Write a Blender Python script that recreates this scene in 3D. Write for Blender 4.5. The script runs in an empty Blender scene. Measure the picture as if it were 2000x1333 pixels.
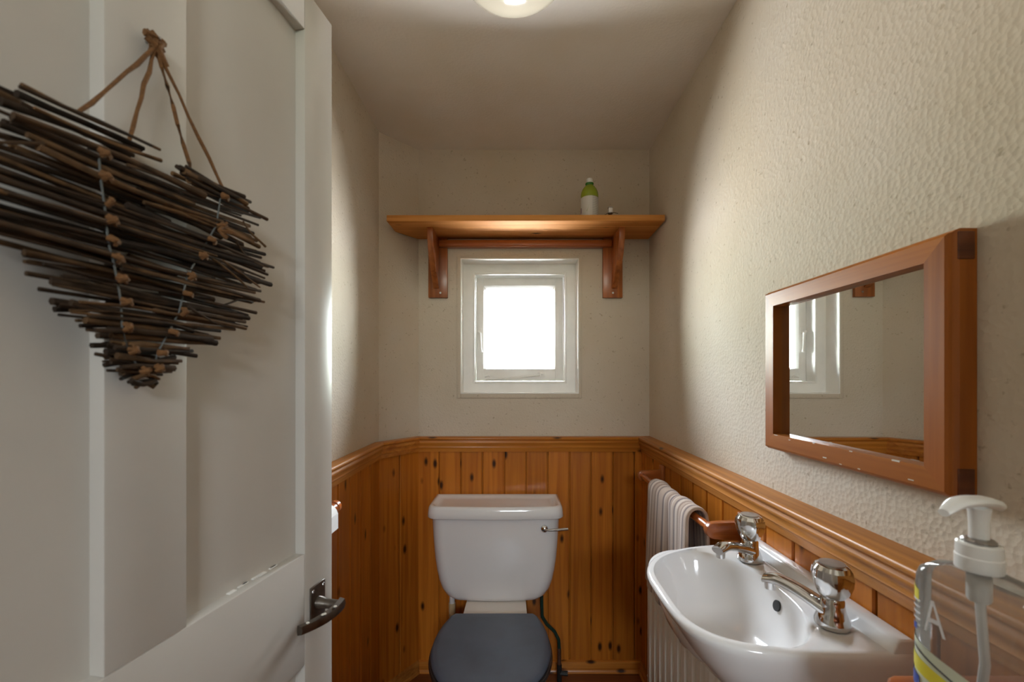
import bpy, bmesh, math, random
from mathutils import Vector, Matrix
random.seed(7)
scene = bpy.context.scene
COL = scene.collection
PI = math.pi

# ------------------------------------------------------------------ camera
F_PX, VX, VY, EYE = 828.0, 1008.0, 740.0, 1.295
cd = bpy.data.cameras.new('camera')
cam = bpy.data.objects.new('camera', cd); COL.objects.link(cam)
cam.location = (0, 0, EYE); cam.rotation_euler = (PI/2, 0, 0)
cd.sensor_fit = 'HORIZONTAL'; cd.sensor_width = 36.0
cd.lens = F_PX/2000*36
cd.shift_x = (1000-VX)/2000; cd.shift_y = (VY-666.5)/2000
cd.clip_start = 0.01
cd.dof.use_dof = True; cd.dof.focus_distance = 1.7; cd.dof.aperture_fstop = 6.3
scene.camera = cam

# ------------------------------------------------------------------ world: overcast sky above a pale garden
SKY = 125.0
w = bpy.data.worlds.new('world'); scene.world = w; w.use_nodes = True
nt = w.node_tree; nt.nodes.clear()
wo = nt.nodes.new('ShaderNodeOutputWorld'); bg = nt.nodes.new('ShaderNodeBackground')
tc = nt.nodes.new('ShaderNodeTexCoord'); sp = nt.nodes.new('ShaderNodeSeparateXYZ')
rp = nt.nodes.new('ShaderNodeValToRGB'); mr = nt.nodes.new('ShaderNodeMapRange')
nt.links.new(tc.outputs['Generated'], sp.inputs[0]); nt.links.new(sp.outputs['Z'], mr.inputs[0])
mr.inputs[1].default_value = -1; mr.inputs[2].default_value = 1
nt.links.new(mr.outputs[0], rp.inputs[0]); nt.links.new(rp.outputs[0], bg.inputs[0])
e = rp.color_ramp.elements
e[0].position = 0.0; e[0].color = (0.62, 0.64, 0.65, 1)
e[1].position = 1.0; e[1].color = (0.88, 0.95, 1.0, 1)
for p, c in ((0.45, (0.60, 0.62, 0.61, 1)), (0.50, (0.27, 0.31, 0.24, 1)), (0.60, (0.38, 0.42, 0.44, 1)), (0.75, (0.62, 0.69, 0.76, 1))):
    k = e.new(p); k.color = c
bg.inputs[1].default_value = SKY
nt.links.new(bg.outputs[0], wo.inputs[0])

def portal(name, loc, rot, sx, sy):
    l = bpy.data.lights.new(name, 'AREA'); l.shape = 'RECTANGLE'; l.size = sx; l.size_y = sy
    l.cycles.is_portal = True
    o = bpy.data.objects.new(name, l); COL.objects.link(o); o.location = loc; o.rotation_euler = rot
portal('window_portal', (0.016, 2.101, 1.53), (-PI/2, 0, 0), 0.54, 0.62)
HALL_FILL_WIN = (-0.15, 0.50, 1.82, 2.15)      # x0,x1,z0,z1 of an unseen hall window added to light the room from behind
portal('hall_fill_portal', ((HALL_FILL_WIN[0]+HALL_FILL_WIN[1])/2, -1.82, (HALL_FILL_WIN[2]+HALL_FILL_WIN[3])/2), (PI/2, 0, 0),
       HALL_FILL_WIN[1]-HALL_FILL_WIN[0], HALL_FILL_WIN[3]-HALL_FILL_WIN[2])

vs = scene.view_settings
vs.view_transform = 'Standard'; vs.look = 'None'; vs.gamma = 1.0; vs.use_curve_mapping = False
vs.exposure = 0.10
cy = scene.cycles
cy.use_denoising = True; cy.max_bounces = 14; cy.diffuse_bounces = 8; cy.glossy_bounces = 6
cy.transmission_bounces = 10; cy.transparent_max_bounces = 16
cy.caustics_reflective = False; cy.caustics_refractive = False; cy.sample_clamp_indirect = 60.0
cy.use_guiding = True; cy.guiding_training_samples = 64

# ------------------------------------------------------------------ materials
def mat(name):
    m = bpy.data.materials.new(name); m.use_nodes = True
    n = m.node_tree.nodes; b = n['Principled BSDF']
    return m, n, m.node_tree.links, b

def srgb(r, g, b):
    f = lambda c: (c/255/12.92) if c/255 <= 0.04045 else ((c/255+0.055)/1.055)**2.4
    return (f(r), f(g), f(b), 1)

def simple(name, col, rough=0.5, metal=0.0, coat=0.0, noise=0.0, nscale=20, bump=0.0, bscale=60):
    m, n, l, b = mat(name)
    b.inputs['Base Color'].default_value = col; b.inputs['Roughness'].default_value = rough
    b.inputs['Metallic'].default_value = metal; b.inputs['Coat Weight'].default_value = coat
    t = n.new('ShaderNodeTexCoord')
    if noise:
        z = n.new('ShaderNodeTexNoise'); z.inputs['Scale'].default_value = nscale; z.inputs['Detail'].default_value = 5
        l.new(t.outputs['Object'], z.inputs['Vector'])
        r = n.new('ShaderNodeValToRGB'); l.new(z.outputs['Fac'], r.inputs[0])
        r.color_ramp.elements[0].position = .3; r.color_ramp.elements[1].position = .7
        r.color_ramp.elements[0].color = (col[0]*(1-noise), col[1]*(1-noise), col[2]*(1-noise), 1)
        r.color_ramp.elements[1].color = (min(1, col[0]*(1+noise*.6)), min(1, col[1]*(1+noise*.6)), min(1, col[2]*(1+noise*.6)), 1)
        l.new(r.outputs[0], b.inputs['Base Color'])
    if bump:
        z = n.new('ShaderNodeTexNoise'); z.inputs['Scale'].default_value = bscale; z.inputs['Detail'].default_value = 4
        l.new(t.outputs['Object'], z.inputs['Vector'])
        bp = n.new('ShaderNodeBump'); bp.inputs['Strength'].default_value = bump; bp.inputs['Distance'].default_value = 0.002
        l.new(z.outputs['Fac'], bp.inputs['Height']); l.new(bp.outputs[0], b.inputs['Normal'])
    return m

def plaster(name, col, strength, specks=True):
    m, n, l, b = mat(name)
    b.inputs['Roughness'].default_value = 0.7
    b.inputs['Specular IOR Level'].default_value = 0.3
    t = n.new('ShaderNodeTexCoord')
    z = n.new('ShaderNodeTexNoise'); z.inputs['Scale'].default_value = 46; z.inputs['Detail'].default_value = 6; z.inputs['Roughness'].default_value = .65
    l.new(t.outputs['Object'], z.inputs['Vector'])
    z2 = n.new('ShaderNodeTexVoronoi'); z2.inputs['Scale'].default_value = 120
    l.new(t.outputs['Object'], z2.inputs['Vector'])
    add = n.new('ShaderNodeMath'); add.operation = 'ADD'
    l.new(z.outputs['Fac'], add.inputs[0]); l.new(z2.outputs['Distance'], add.inputs[1])
    bp = n.new('ShaderNodeBump'); bp.inputs['Strength'].default_value = strength; bp.inputs['Distance'].default_value = 0.004
    l.new(add.outputs[0], bp.inputs['Height']); l.new(bp.outputs[0], b.inputs['Normal'])
    # slow colour drift and small dirty pits
    big = n.new('ShaderNodeTexNoise'); big.inputs['Scale'].default_value = 3.0; big.inputs['Detail'].default_value = 5
    l.new(t.outputs['Object'], big.inputs['Vector'])
    r = n.new('ShaderNodeValToRGB'); l.new(big.outputs['Fac'], r.inputs[0])
    r.color_ramp.elements[0].position = .3; r.color_ramp.elements[1].position = .65
    r.color_ramp.elements[0].color = (col[0]*.93, col[1]*.90, col[2]*.83, 1); r.color_ramp.elements[1].color = col
    out = r.outputs[0]
    if specks:
        sn = n.new('ShaderNodeTexNoise'); sn.inputs['Scale'].default_value = 85; sn.inputs['Detail'].default_value = 2
        l.new(t.outputs['Object'], sn.inputs['Vector'])
        sr = n.new('ShaderNodeValToRGB'); l.new(sn.outputs['Fac'], sr.inputs[0])
        sr.color_ramp.elements[0].position = .66; sr.color_ramp.elements[0].color = (0, 0, 0, 1)
        sr.color_ramp.elements[1].position = .76; sr.color_ramp.elements[1].color = (.6, .6, .6, 1)
        mx = n.new('ShaderNodeMix'); mx.data_type = 'RGBA'
        l.new(sr.outputs[0], mx.inputs[0]); l.new(out, mx.inputs[6])
        mx.inputs[7].default_value = (col[0]*.5, col[1]*.44, col[2]*.34, 1); out = mx.outputs[2]
    l.new(out, b.inputs['Base Color'])
    return m

def wood(name, light, dark, axis='Z', rough=0.35, knots=True, coat=0.25, fine=1.0):
    m, n, l, b = mat(name)
    b.inputs['Roughness'].default_value = rough; b.inputs['Coat Weight'].default_value = coat; b.inputs['Specular IOR Level'].default_value = .3; b.inputs['Coat Roughness'].default_value = 0.22
    t = n.new('ShaderNodeTexCoord'); oi = n.new('ShaderNodeObjectInfo')
    off = n.new('ShaderNodeVectorMath'); off.operation = 'MULTIPLY_ADD'
    cb = n.new('ShaderNodeCombineXYZ')
    for i in range(3): l.new(oi.outputs['Random'], cb.inputs[i])
    l.new(cb.outputs[0], off.inputs[0]); off.inputs[1].default_value = (7.3, 3.1, 11.7); l.new(t.outputs['Object'], off.inputs[2])
    def scaled(a, along):
        mp = n.new('ShaderNodeMapping'); s = [a, a, a]; s['XYZ'.index(axis)] = along
        mp.inputs['Scale'].default_value = s; l.new(off.outputs[0], mp.inputs[0]); return mp.outputs[0]
    g = n.new('ShaderNodeTexNoise'); g.inputs['Scale'].default_value = 1; g.inputs['Detail'].default_value = 6; g.inputs['Distortion'].default_value = .6
    l.new(scaled(55*fine, 1.8), g.inputs['Vector'])
    r = n.new('ShaderNodeValToRGB'); l.new(g.outputs['Fac'], r.inputs[0])
    r.color_ramp.elements[0].position = .28; r.color_ramp.elements[0].color = dark
    r.color_ramp.elements[1].position = .62; r.color_ramp.elements[1].color = light
    out = r.outputs[0]
    # board-to-board tone
    hv = n.new('ShaderNodeHueSaturation')
    mrg = n.new('ShaderNodeMapRange'); l.new(oi.outputs['Random'], mrg.inputs[0]); mrg.inputs[3].default_value = .86; mrg.inputs[4].default_value = 1.12
    l.new(mrg.outputs[0], hv.inputs['Value']); l.new(out, hv.inputs['Color']); out = hv.outputs[0]
    if knots:
        v = n.new('ShaderNodeTexVoronoi'); v.inputs['Scale'].default_value = 1; v.inputs['Randomness'].default_value = 1
        l.new(scaled(17, 7.5), v.inputs['Vector'])
        kr = n.new('ShaderNodeValToRGB'); l.new(v.outputs['Distance'], kr.inputs[0])
        kr.color_ramp.elements[0].position = .08; kr.color_ramp.elements[0].color = (1, 1, 1, 1)
        kr.color_ramp.elements[1].position = .20; kr.color_ramp.elements[1].color = (0, 0, 0, 1)
        sc = n.new('ShaderNodeSeparateColor'); l.new(v.outputs['Color'], sc.inputs[0])
        gt = n.new('ShaderNodeMath'); gt.operation = 'GREATER_THAN'; gt.inputs[1].default_value = .38; l.new(sc.outputs[0], gt.inputs[0])
        ml = n.new('ShaderNodeMath'); ml.operation = 'MULTIPLY'; l.new(kr.outputs[0], ml.inputs[0]); l.new(gt.outputs[0], ml.inputs[1])
        mx = n.new('ShaderNodeMix'); mx.data_type = 'RGBA'
        l.new(ml.outputs[0], mx.inputs[0]); l.new(out, mx.inputs[6]); mx.inputs[7].default_value = (dark[0]*.12, dark[1]*.12, dark[2]*.2, 1)
        out = mx.outputs[2]
    l.new(out, b.inputs['Base Color'])
    bp = n.new('ShaderNodeBump'); bp.inputs['Strength'].default_value = .12; bp.inputs['Distance'].default_value = .001
    l.new(g.outputs['Fac'], bp.inputs['Height']); l.new(bp.outputs[0], b.inputs['Normal'])
    return m

def thin_glass(name, tint=(1, 1, 1, 1)):
    m = bpy.data.materials.new(name); m.use_nodes = True
    n = m.node_tree.nodes; l = m.node_tree.links; n.clear()
    o = n.new('ShaderNodeOutputMaterial'); mx = n.new('ShaderNodeMixShader'); fr = n.new('ShaderNodeFresnel')
    tr = n.new('ShaderNodeBsdfTransparent'); gl = n.new('ShaderNodeBsdfGlossy')
    fr.inputs[0].default_value = 1.45; tr.inputs[0].default_value = tint; gl.inputs['Roughness'].default_value = 0.02
    l.new(fr.outputs[0], mx.inputs[0]); l.new(tr.outputs[0], mx.inputs[1]); l.new(gl.outputs[0], mx.inputs[2]); l.new(mx.outputs[0], o.inputs[0])
    return m

M = {}
WALLC = (0.62, 0.555, 0.465, 1)
M['plaster'] = plaster('stippled_plaster', WALLC, 0.23)
M['ceiling'] = plaster('ceiling_paint', (0.78, 0.74, 0.70, 1), 0.10, specks=False)
M['pine_z'] = wood('varnished_pine_boards', (0.52, 0.175, 0.018, 1), (0.35, 0.098, 0.008, 1), 'Z', coat=.15)
M['pine_y'] = wood('varnished_pine_y', (0.46, 0.185, 0.034, 1), (0.28, 0.095, 0.014, 1), 'Y', rough=.45, coat=.08)
M['pine_x'] = wood('varnished_pine_x', (0.56, 0.21, 0.032, 1), (0.38, 0.115, 0.012, 1), 'X', rough=.3)
M['pine_xy'] = wood('varnished_pine_corner', (0.56, 0.21, 0.032, 1), (0.38, 0.115, 0.012, 1), 'Y', rough=.3)
M['shelf_x'] = wood('pine_shelf', (0.66, 0.30, 0.085, 1), (0.47, 0.17, 0.035, 1), 'X', rough=.65, coat=0)
M['shelf_x'].node_tree.nodes['Principled BSDF'].inputs['Specular IOR Level'].default_value = .12
M['red_x'] = wood('red_stained_x', (0.42, 0.12, 0.025, 1), (0.26, 0.06, 0.012, 1), 'X', rough=.28, knots=False, coat=.4)
M['red_y'] = wood('red_stained_y', (0.46, 0.12, 0.022, 1), (0.30, 0.065, 0.012, 1), 'Y', rough=.25, knots=False, coat=.5)
M['red_z'] = wood('red_stained_z', (0.40, 0.125, 0.030, 1), (0.20, 0.055, 0.014, 1), 'Z', rough=.3, knots=False, coat=.3)
M['frame_y'] = wood('mirror_frame_y', (0.42, 0.135, 0.016, 1), (0.31, 0.09, 0.009, 1), 'Y', rough=.42, knots=False, coat=.1)
M['frame_z'] = wood('mirror_frame_z', (0.40, 0.12, 0.015, 1), (0.28, 0.075, 0.008, 1), 'Z', rough=.42, knots=False, coat=.1)
M['endgrain'] = wood('dark_end_grain', (0.16, 0.045, 0.015, 1), (0.07, 0.02, 0.008, 1), 'X', knots=False)
M['floorwood'] = wood('dark_floor_wood', (0.20, 0.060, 0.016, 1), (0.09, 0.026, 0.008, 1), 'X', rough=.4, knots=False)
M['doorpaint'] = simple('cream_gloss_door_paint', (0.545, 0.515, 0.47, 1), .33, noise=.05, nscale=6, bump=.10, bscale=40)
M['winpaint'] = simple('white_window_paint', (0.88, 0.87, 0.84, 1), .35, noise=.04, nscale=15, bump=.08, bscale=50)
M['ceramic'] = simple('white_glazed_ceramic', (0.78, 0.77, 0.77, 1), .10, coat=.3, noise=.02, nscale=4)
M['panceramic'] = simple('off_white_glazed_ceramic', (0.76, 0.70, 0.63, 1), .12, coat=.3, noise=.02, nscale=4)
M['lid'] = simple('slate_painted_wood', (0.085, 0.105, 0.145, 1), .36, noise=.18, nscale=9, bump=.1, bscale=30)
M['seat'] = simple('dark_seat_wood', (0.030, 0.026, 0.026, 1), .3, noise=.2, nscale=9)
M['chrome'] = simple('chrome', (0.62, 0.61, 0.60, 1), .09, metal=1, noise=.06, nscale=40)
M['steel'] = simple('dull_steel', (0.42, 0.40, 0.38, 1), .3, metal=1, noise=.15, nscale=60)
M['oldmetal'] = simple('worn_dark_plated_metal', (0.20, 0.175, 0.15, 1), .32, metal=1, noise=.3, nscale=70)
M['blackplast'] = simple('black_rubber', (0.012, 0.014, 0.014, 1), .45, noise=.1)
M['greenhose'] = simple('dark_green_hose', (0.008, 0.035, 0.026, 1), .35, noise=.2, nscale=60)
M['whiteplast'] = simple('white_plastic', (0.80, 0.79, 0.76, 1), .3, noise=.02)
M['beigeplast'] = simple('beige_plastic', (0.58, 0.45, 0.26, 1), .4, noise=.05)
M['radpaint'] = simple('white_radiator_enamel', (0.76, 0.74, 0.69, 1), .3, noise=.02)
M['lampglass'] = simple('cream_lamp_glass', (0.70, 0.64, 0.52, 1), .12, coat=.5, noise=.03, nscale=6)
M['twine'] = simple('jute_twine', (0.16, 0.070, 0.020, 1), .9, noise=.3, nscale=300, bump=.6, bscale=500)
M['wire'] = simple('grey_wire', (0.16, 0.17, 0.165, 1), .5, metal=.6, noise=.1)
M['paper'] = simple('white_tissue_paper', (0.84, 0.83, 0.81, 1), .9, noise=.03, nscale=30, bump=.2)
M['card'] = simple('grey_card_core', (0.45, 0.38, 0.28, 1), .9, noise=.1)
M['dark'] = simple('dark_hole_shade', (0.02, 0.02, 0.02, 1), .6, noise=.1)  # shade inside the basin overflow, put into a dark colour
M['greenbottle'] = simple('translucent_green_plastic', (0.28, 0.35, 0.020, 1), .25, noise=.05)
M['darkgreen'] = simple('dark_green_plastic', (0.035, 0.17, 0.020, 1), .25, noise=.05)
M['glass'] = thin_glass('window_glass')
M['mirror'] = simple('silvered_mirror', (0.86, 0.88, 0.86, 1), .015, metal=1, noise=.01)
M['yellow'] = simple('yellow_print', (0.75, 0.66, 0.06, 1), .4, noise=.05)
M['blue'] = simple('blue_print', (0.03, 0.07, 0.35, 1), .4, noise=.05)
M['whiteprint'] = simple('white_print', (0.78, 0.78, 0.78, 1), .4, noise=.02)
M['greyprint'] = simple('grey_print', (0.10, 0.10, 0.11, 1), .4, noise=.05)
M['paleprint'] = simple('pale_green_white_print', (0.62, 0.66, 0.50, 1), .4, noise=.08, nscale=30)
M['purple'] = simple('purple_print', (0.14, 0.05, 0.14, 1), .4, noise=.05)
M['leafprint'] = simple('green_print', (0.25, 0.38, 0.12, 1), .4, noise=.05)
M['hallpaint'] = simple('hall_wall_paint', (0.74, 0.70, 0.62, 1), .7, noise=.03, nscale=3)
M['chip'] = simple('chipped_paint', (0.62, 0.57, 0.48, 1), .7, noise=.1)

# twig bark with tone per twig
m, n, l, b = mat('twig_bark'); b.inputs['Roughness'].default_value = .75; b.inputs['Specular IOR Level'].default_value = .25
oi = n.new('ShaderNodeObjectInfo'); r = n.new('ShaderNodeValToRGB'); l.new(oi.outputs['Random'], r.inputs[0])
r.color_ramp.elements[0].color = (0.017, 0.010, 0.006, 1); r.color_ramp.elements[1].color = (0.135, 0.070, 0.028, 1)
k = r.color_ramp.elements.new(.55); k.color = (0.045, 0.026, 0.014, 1)
t = n.new('ShaderNodeTexCoord'); z = n.new('ShaderNodeTexNoise'); z.inputs['Scale'].default_value = 60; z.inputs['Detail'].default_value = 4
l.new(t.outputs['Object'], z.inputs['Vector'])
hv = n.new('ShaderNodeHueSaturation'); mr = n.new('ShaderNodeMapRange'); l.new(z.outputs['Fac'], mr.inputs[0]); mr.inputs[1].default_value = .3; mr.inputs[2].default_value = .7; mr.inputs[3].default_value = .5; mr.inputs[4].default_value = 1.5
l.new(mr.outputs[0], hv.inputs['Value']); l.new(r.outputs[0], hv.inputs['Color']); l.new(hv.outputs[0], b.inputs['Base Color'])
bp = n.new('ShaderNodeBump'); bp.inputs['Strength'].default_value = .5; bp.inputs['Distance'].default_value = .001; l.new(z.outputs['Fac'], bp.inputs['Height']); l.new(bp.outputs[0], b.inputs['Normal'])
M['twig'] = m

# striped towel: bands across the towel's width
m, n, l, b = mat('striped_towelling'); b.inputs['Roughness'].default_value = .95; b.inputs['Sheen Weight'].default_value = .3
at = n.new('ShaderNodeAttribute'); at.attribute_name = 'band'
r = n.new('ShaderNodeValToRGB')
mm = n.new('ShaderNodeMath'); mm.operation = 'FRACT'; m2 = n.new('ShaderNodeMath'); m2.operation = 'MULTIPLY'; m2.inputs[1].default_value = 1.6
l.new(at.outputs['Fac'], m2.inputs[0]); l.new(m2.outputs[0], mm.inputs[0]); l.new(mm.outputs[0], r.inputs[0])
beige, pale, plum, brown = (0.44, 0.33, 0.255, 1), (0.60, 0.50, 0.42, 1), (0.085, 0.05, 0.06, 1), (0.22, 0.13, 0.095, 1)
seq = [beige, beige, plum, beige, pale, brown, beige, beige, brown, pale, pale, plum, beige, beige, pale, brown, beige, plum, plum, pale, beige, brown, beige, beige, pale, plum, beige, beige]
r.color_ramp.elements[0].color = beige; r.color_ramp.elements[1].color = beige
for q, c in enumerate(seq):
    k = r.color_ramp.elements.new((q+1)/(len(seq)+2)); k.color = c
l.new(r.outputs[0], b.inputs['Base Color'])
t = n.new('ShaderNodeTexCoord'); z = n.new('ShaderNodeTexNoise'); z.inputs['Scale'].default_value = 500; l.new(t.outputs['Object'], z.inputs['Vector'])
bp = n.new('ShaderNodeBump'); bp.inputs['Strength'].default_value = .6; bp.inputs['Distance'].default_value = .002; l.new(z.outputs['Fac'], bp.inputs['Height']); l.new(bp.outputs[0], b.inputs['Normal'])
M['towel'] = m

# bottle label with faint grey lines of print on its right half
m, n, l, b = mat('white_label_with_small_print'); b.inputs['Roughness'].default_value = .4
t = n.new('ShaderNodeTexCoord'); s = n.new('ShaderNodeSeparateXYZ'); l.new(t.outputs['Object'], s.inputs[0])
wv = n.new('ShaderNodeMath'); wv.operation = 'SINE'; mu = n.new('ShaderNodeMath'); mu.operation = 'MULTIPLY'; mu.inputs[1].default_value = 900; l.new(s.outputs['Z'], mu.inputs[0]); l.new(mu.outputs[0], wv.inputs[0])
g1 = n.new('ShaderNodeMath'); g1.operation = 'GREATER_THAN'; g1.inputs[1].default_value = .2; l.new(wv.outputs[0], g1.inputs[0])
g2 = n.new('ShaderNodeMath'); g2.operation = 'GREATER_THAN'; g2.inputs[1].default_value = .006; l.new(s.outputs['X'], g2.inputs[0])
ml = n.new('ShaderNodeMath'); ml.operation = 'MULTIPLY'; l.new(g1.outputs[0], ml.inputs[0]); l.new(g2.outputs[0], ml.inputs[1])
mx = n.new('ShaderNodeMix'); mx.data_type = 'RGBA'; l.new(ml.outputs[0], mx.inputs[0]); mx.inputs[6].default_value = (.66, .65, .60, 1); mx.inputs[7].default_value = (.42, .41, .38, 1)
l.new(mx.outputs[2], b.inputs['Base Color'])
M['label'] = m

M['soap'] = thin_glass('clear_plastic_with_soap', (0.90, 0.90, 0.89, 1))
_n = M['soap'].node_tree.nodes; _l = M['soap'].node_tree.links
_d = _n.new('ShaderNodeBsdfDiffuse'); _d.inputs[0].default_value = (.62, .60, .57, 1); _m2 = _n.new('ShaderNodeMixShader'); _m2.inputs[0].default_value = .20
_o = [k for k in _n if k.type == 'OUTPUT_MATERIAL'][0]; _m1 = [k for k in _n if k.type == 'MIX_SHADER' and k is not _m2 and k.outputs[0].is_linked][0]
_l.new(_m1.outputs[0], _m2.inputs[1]); _l.new(_d.outputs[0], _m2.inputs[2]); _l.new(_m2.outputs[0], _o.inputs[0])

# ------------------------------------------------------------------ mesh helpers
class MB:
    def __init__(s): s.v = []; s.f = []
    def add(s, vs, fs):
        o = len(s.v); s.v += [tuple(p) for p in vs]; s.f += [tuple(i+o for i in f) for f in fs]; return s
    def box(s, x0, x1, y0, y1, z0, z1):
        return s.add([(x0,y0,z0),(x1,y0,z0),(x1,y1,z0),(x0,y1,z0),(x0,y0,z1),(x1,y0,z1),(x1,y1,z1),(x0,y1,z1)],
                     [(0,3,2,1),(4,5,6,7),(0,1,5,4),(1,2,6,5),(2,3,7,6),(3,0,4,7)])
    def rings(s, rs, cap0=True, cap1=True, closed=True):
        n = len(rs[0]); vs = [p for r in rs for p in r]; fs = []
        for i in range(len(rs)-1):
            for j in range(n if closed else n-1):
                k = (j+1) % n
                fs.append((i*n+j, i*n+k, (i+1)*n+k, (i+1)*n+j))
        if cap0: fs.append(tuple(range(n))[::-1])
        if cap1: fs.append(tuple((len(rs)-1)*n+j for j in range(n)))
        return s.add(vs, fs)
    def lathe(s, prof, seg=24, c=(0,0,0), cap0=True, cap1=True):
        return s.rings([[(c[0]+r*math.cos(2*PI*j/seg), c[1]+r*math.sin(2*PI*j/seg), c[2]+z) for j in range(seg)] for r, z in prof], cap0, cap1)
    def tube(s, pts, rad, seg=8, flat=1.0, up=(0,0,1)):
        pts = [Vector(p) for p in pts]; rs = []
        for i, p in enumerate(pts):
            d = (pts[min(i+1, len(pts)-1)]-pts[max(i-1, 0)]).normalized()
            u = Vector(up); 
            if abs(d.dot(u)) > .95: u = Vector((1, 0, 0)) if abs(d.x) < .9 else Vector((0, 1, 0))
            a = d.cross(u).normalized(); b2 = a.cross(d).normalized()
            r = rad[i] if isinstance(rad, (list, tuple)) else rad
            rs.append([p + a*(r*math.cos(2*PI*j/seg)) + b2*(r*flat*math.sin(2*PI*j/seg)) for j in range(seg)])
        return s.rings(rs)
    def prism(s, poly, h, axis=2):      # poly in 2D, extruded from h[0] to h[1]
        def P(a, b, c):
            return {2: (a, b, c), 1: (a, c, b), 0: (c, a, b)}[axis]
        n = len(poly)
        return s.add([P(a, b, h[0]) for a, b in poly]+[P(a, b, h[1]) for a, b in poly],
                     [tuple(range(n))[::-1], tuple(range(n, 2*n))]+[(i, (i+1) % n, (i+1) % n+n, i+n) for i in range(n)])
    def mesh(s, name, bevel=0, seg=2, sharp=35, merge=False):
        bm = bmesh.new()
        vs = [bm.verts.new(p) for p in s.v]
        for f in s.f:
            try: bm.faces.new([vs[i] for i in f])
            except ValueError: pass
        if merge: bmesh.ops.remove_doubles(bm, verts=bm.verts, dist=1e-5)
        bmesh.ops.recalc_face_normals(bm, faces=bm.faces)
        if bevel:
            ed = [x for x in bm.edges if len(x.link_faces) == 2 and x.calc_face_angle(0) > math.radians(30)]
            bmesh.ops.bevel(bm, geom=ed, offset=bevel, segments=seg, profile=.5, affect='EDGES', clamp_overlap=True)
        me = bpy.data.meshes.new(name); bm.to_mesh(me); bm.free()
        me.polygons.foreach_set('use_smooth', [True]*len(me.polygons)); me.set_sharp_from_angle(angle=math.radians(sharp))
        return me
    def obj(s, name, m, parent=None, **kw):
        return link(name, s.mesh(name, **kw), m, parent)

def link(name, me, m, parent=None):
    if m and not me.materials: me.materials.append(M[m] if isinstance(m, str) else m)
    o = bpy.data.objects.new(name, me); COL.objects.link(o)
    if parent: o.parent = parent
    return o
def empty(name, loc=(0,0,0), parent=None):
    o = bpy.data.objects.new(name, None); COL.objects.link(o); o.location = loc; o.empty_display_size = .05
    if parent: o.parent = parent
    return o
def tag(o, label, cat, group=None):
    o['label'] = label; o['category'] = cat
    if group: o['group'] = group
    return o
def struct(o, label=None):
    o['kind'] = 'structure'
    if label: o['label'] = label; o['category'] = o.name.split('_')[0].split('.')[0]
    return o
def P3(px, py, Y):      # point of the place seen at a measured bearing, at real depth Y
    return Vector(((px-VX)*Y/F_PX, Y, EYE-(py-VY)*Y/F_PX))

# ------------------------------------------------------------------ room shell
XL, XR, YB, ZC = -0.57, 0.597, 1.90, 2.32
YF = 0.06                                   # inner face of the doorway wall
struct(MB().box(-1.3, 1.3, -1.9, 2.2, -.06, 0).obj('floor', 'floorwood'), 'dark brown wooden floor behind the toilet')
struct(MB().box(-1.3, 1.3, -1.9, 2.2, ZC, ZC+.06).obj('ceiling', 'ceiling'), 'plain off white painted ceiling over the small room')
wall_left = struct(MB().box(XL-.10, XL, YF, 1.76, 0, ZC).obj('wall_left', 'plaster'), 'stippled cream plaster wall behind the open door')
c0, c1 = Vector((XL, 1.76)), Vector((-.437, YB))
wall_corner = struct(MB().prism([(c0.x, c0.y), (c1.x, c1.y), (c1.x, 2.095), (-.67, 2.095), (-.67, c0.y)], (0, ZC)).obj('wall_corner', 'plaster'),
                     'narrow angled plaster wall across the far left corner')
# back wall with the window opening
WX0, WX1, WZ0, WZ1 = -.2487, .2805, 1.2275, 1.833
b = MB()
b.box(c1.x, WX0, YB, 2.095, 0, ZC); b.box(WX1, XR+.1, YB, 2.095, 0, ZC)
b.box(WX0, WX1, YB, 2.095, 0, WZ0); b.box(WX0, WX1, YB, 2.095, WZ1, ZC)
wall_back = struct(b.obj('wall_back', 'plaster'), 'stippled cream plaster wall with the small window')
wall_right = struct(MB().box(XR, XR+.10, YF, YB, 0, ZC).obj('wall_right', 'plaster'), 'long stippled cream plaster wall carrying the mirror')
# doorway wall and hall behind the camera
DX0, DX1 = -.43, .36
b = MB(); b.box(-1.2, DX0, -.06, YF, 0, ZC); b.box(DX1, 1.2, -.06, YF, 0, ZC); b.box(DX0, DX1, -.06, YF, 1.90, ZC)
struct(b.obj('wall_front', 'hallpaint'), 'cream wall around the doorway behind the camera')
struct(MB().box(-1.3, -1.2, -1.9, YF, 0, ZC).obj('wall_hall_left', 'hallpaint'), 'cream hall wall left of the doorway behind the camera')
struct(MB().box(1.2, 1.3, -1.9, YF, 0, ZC).obj('wall_hall_right', 'hallpaint'), 'cream hall wall right of the doorway behind the camera')
hx0, hx1, hz0, hz1 = HALL_FILL_WIN
b = MB(); b.box(-1.2, hx0, -1.9, -1.8, 0, ZC); b.box(hx1, 1.2, -1.9, -1.8, 0, ZC)
b.box(hx0, hx1, -1.9, -1.8, 0, hz0); b.box(hx0, hx1, -1.9, -1.8, hz1, ZC)
struct(b.obj('wall_hall_back', 'hallpaint'), 'cream hall wall with an added fill light opening far behind the camera')
hw = struct(empty('window_fill', (0, 0, 0)), 'unseen hall window added as fill light behind the camera')  # added out of view so daylight reaches the door and back wall
b = MB(); b.box(hx0, hx0+.04, -1.87, -1.83, hz0, hz1); b.box(hx1-.04, hx1, -1.87, -1.83, hz0, hz1)
b.box(hx0+.04, hx1-.04, -1.87, -1.83, hz0, hz0+.04); b.box(hx0+.04, hx1-.04, -1.87, -1.83, hz1-.04, hz1)
b.obj('frame', 'winpaint', hw)
MB().box(hx0+.04, hx1-.04, -1.852, -1.848, hz0+.04, hz1-.04).obj('pane', 'glass', hw)

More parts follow.
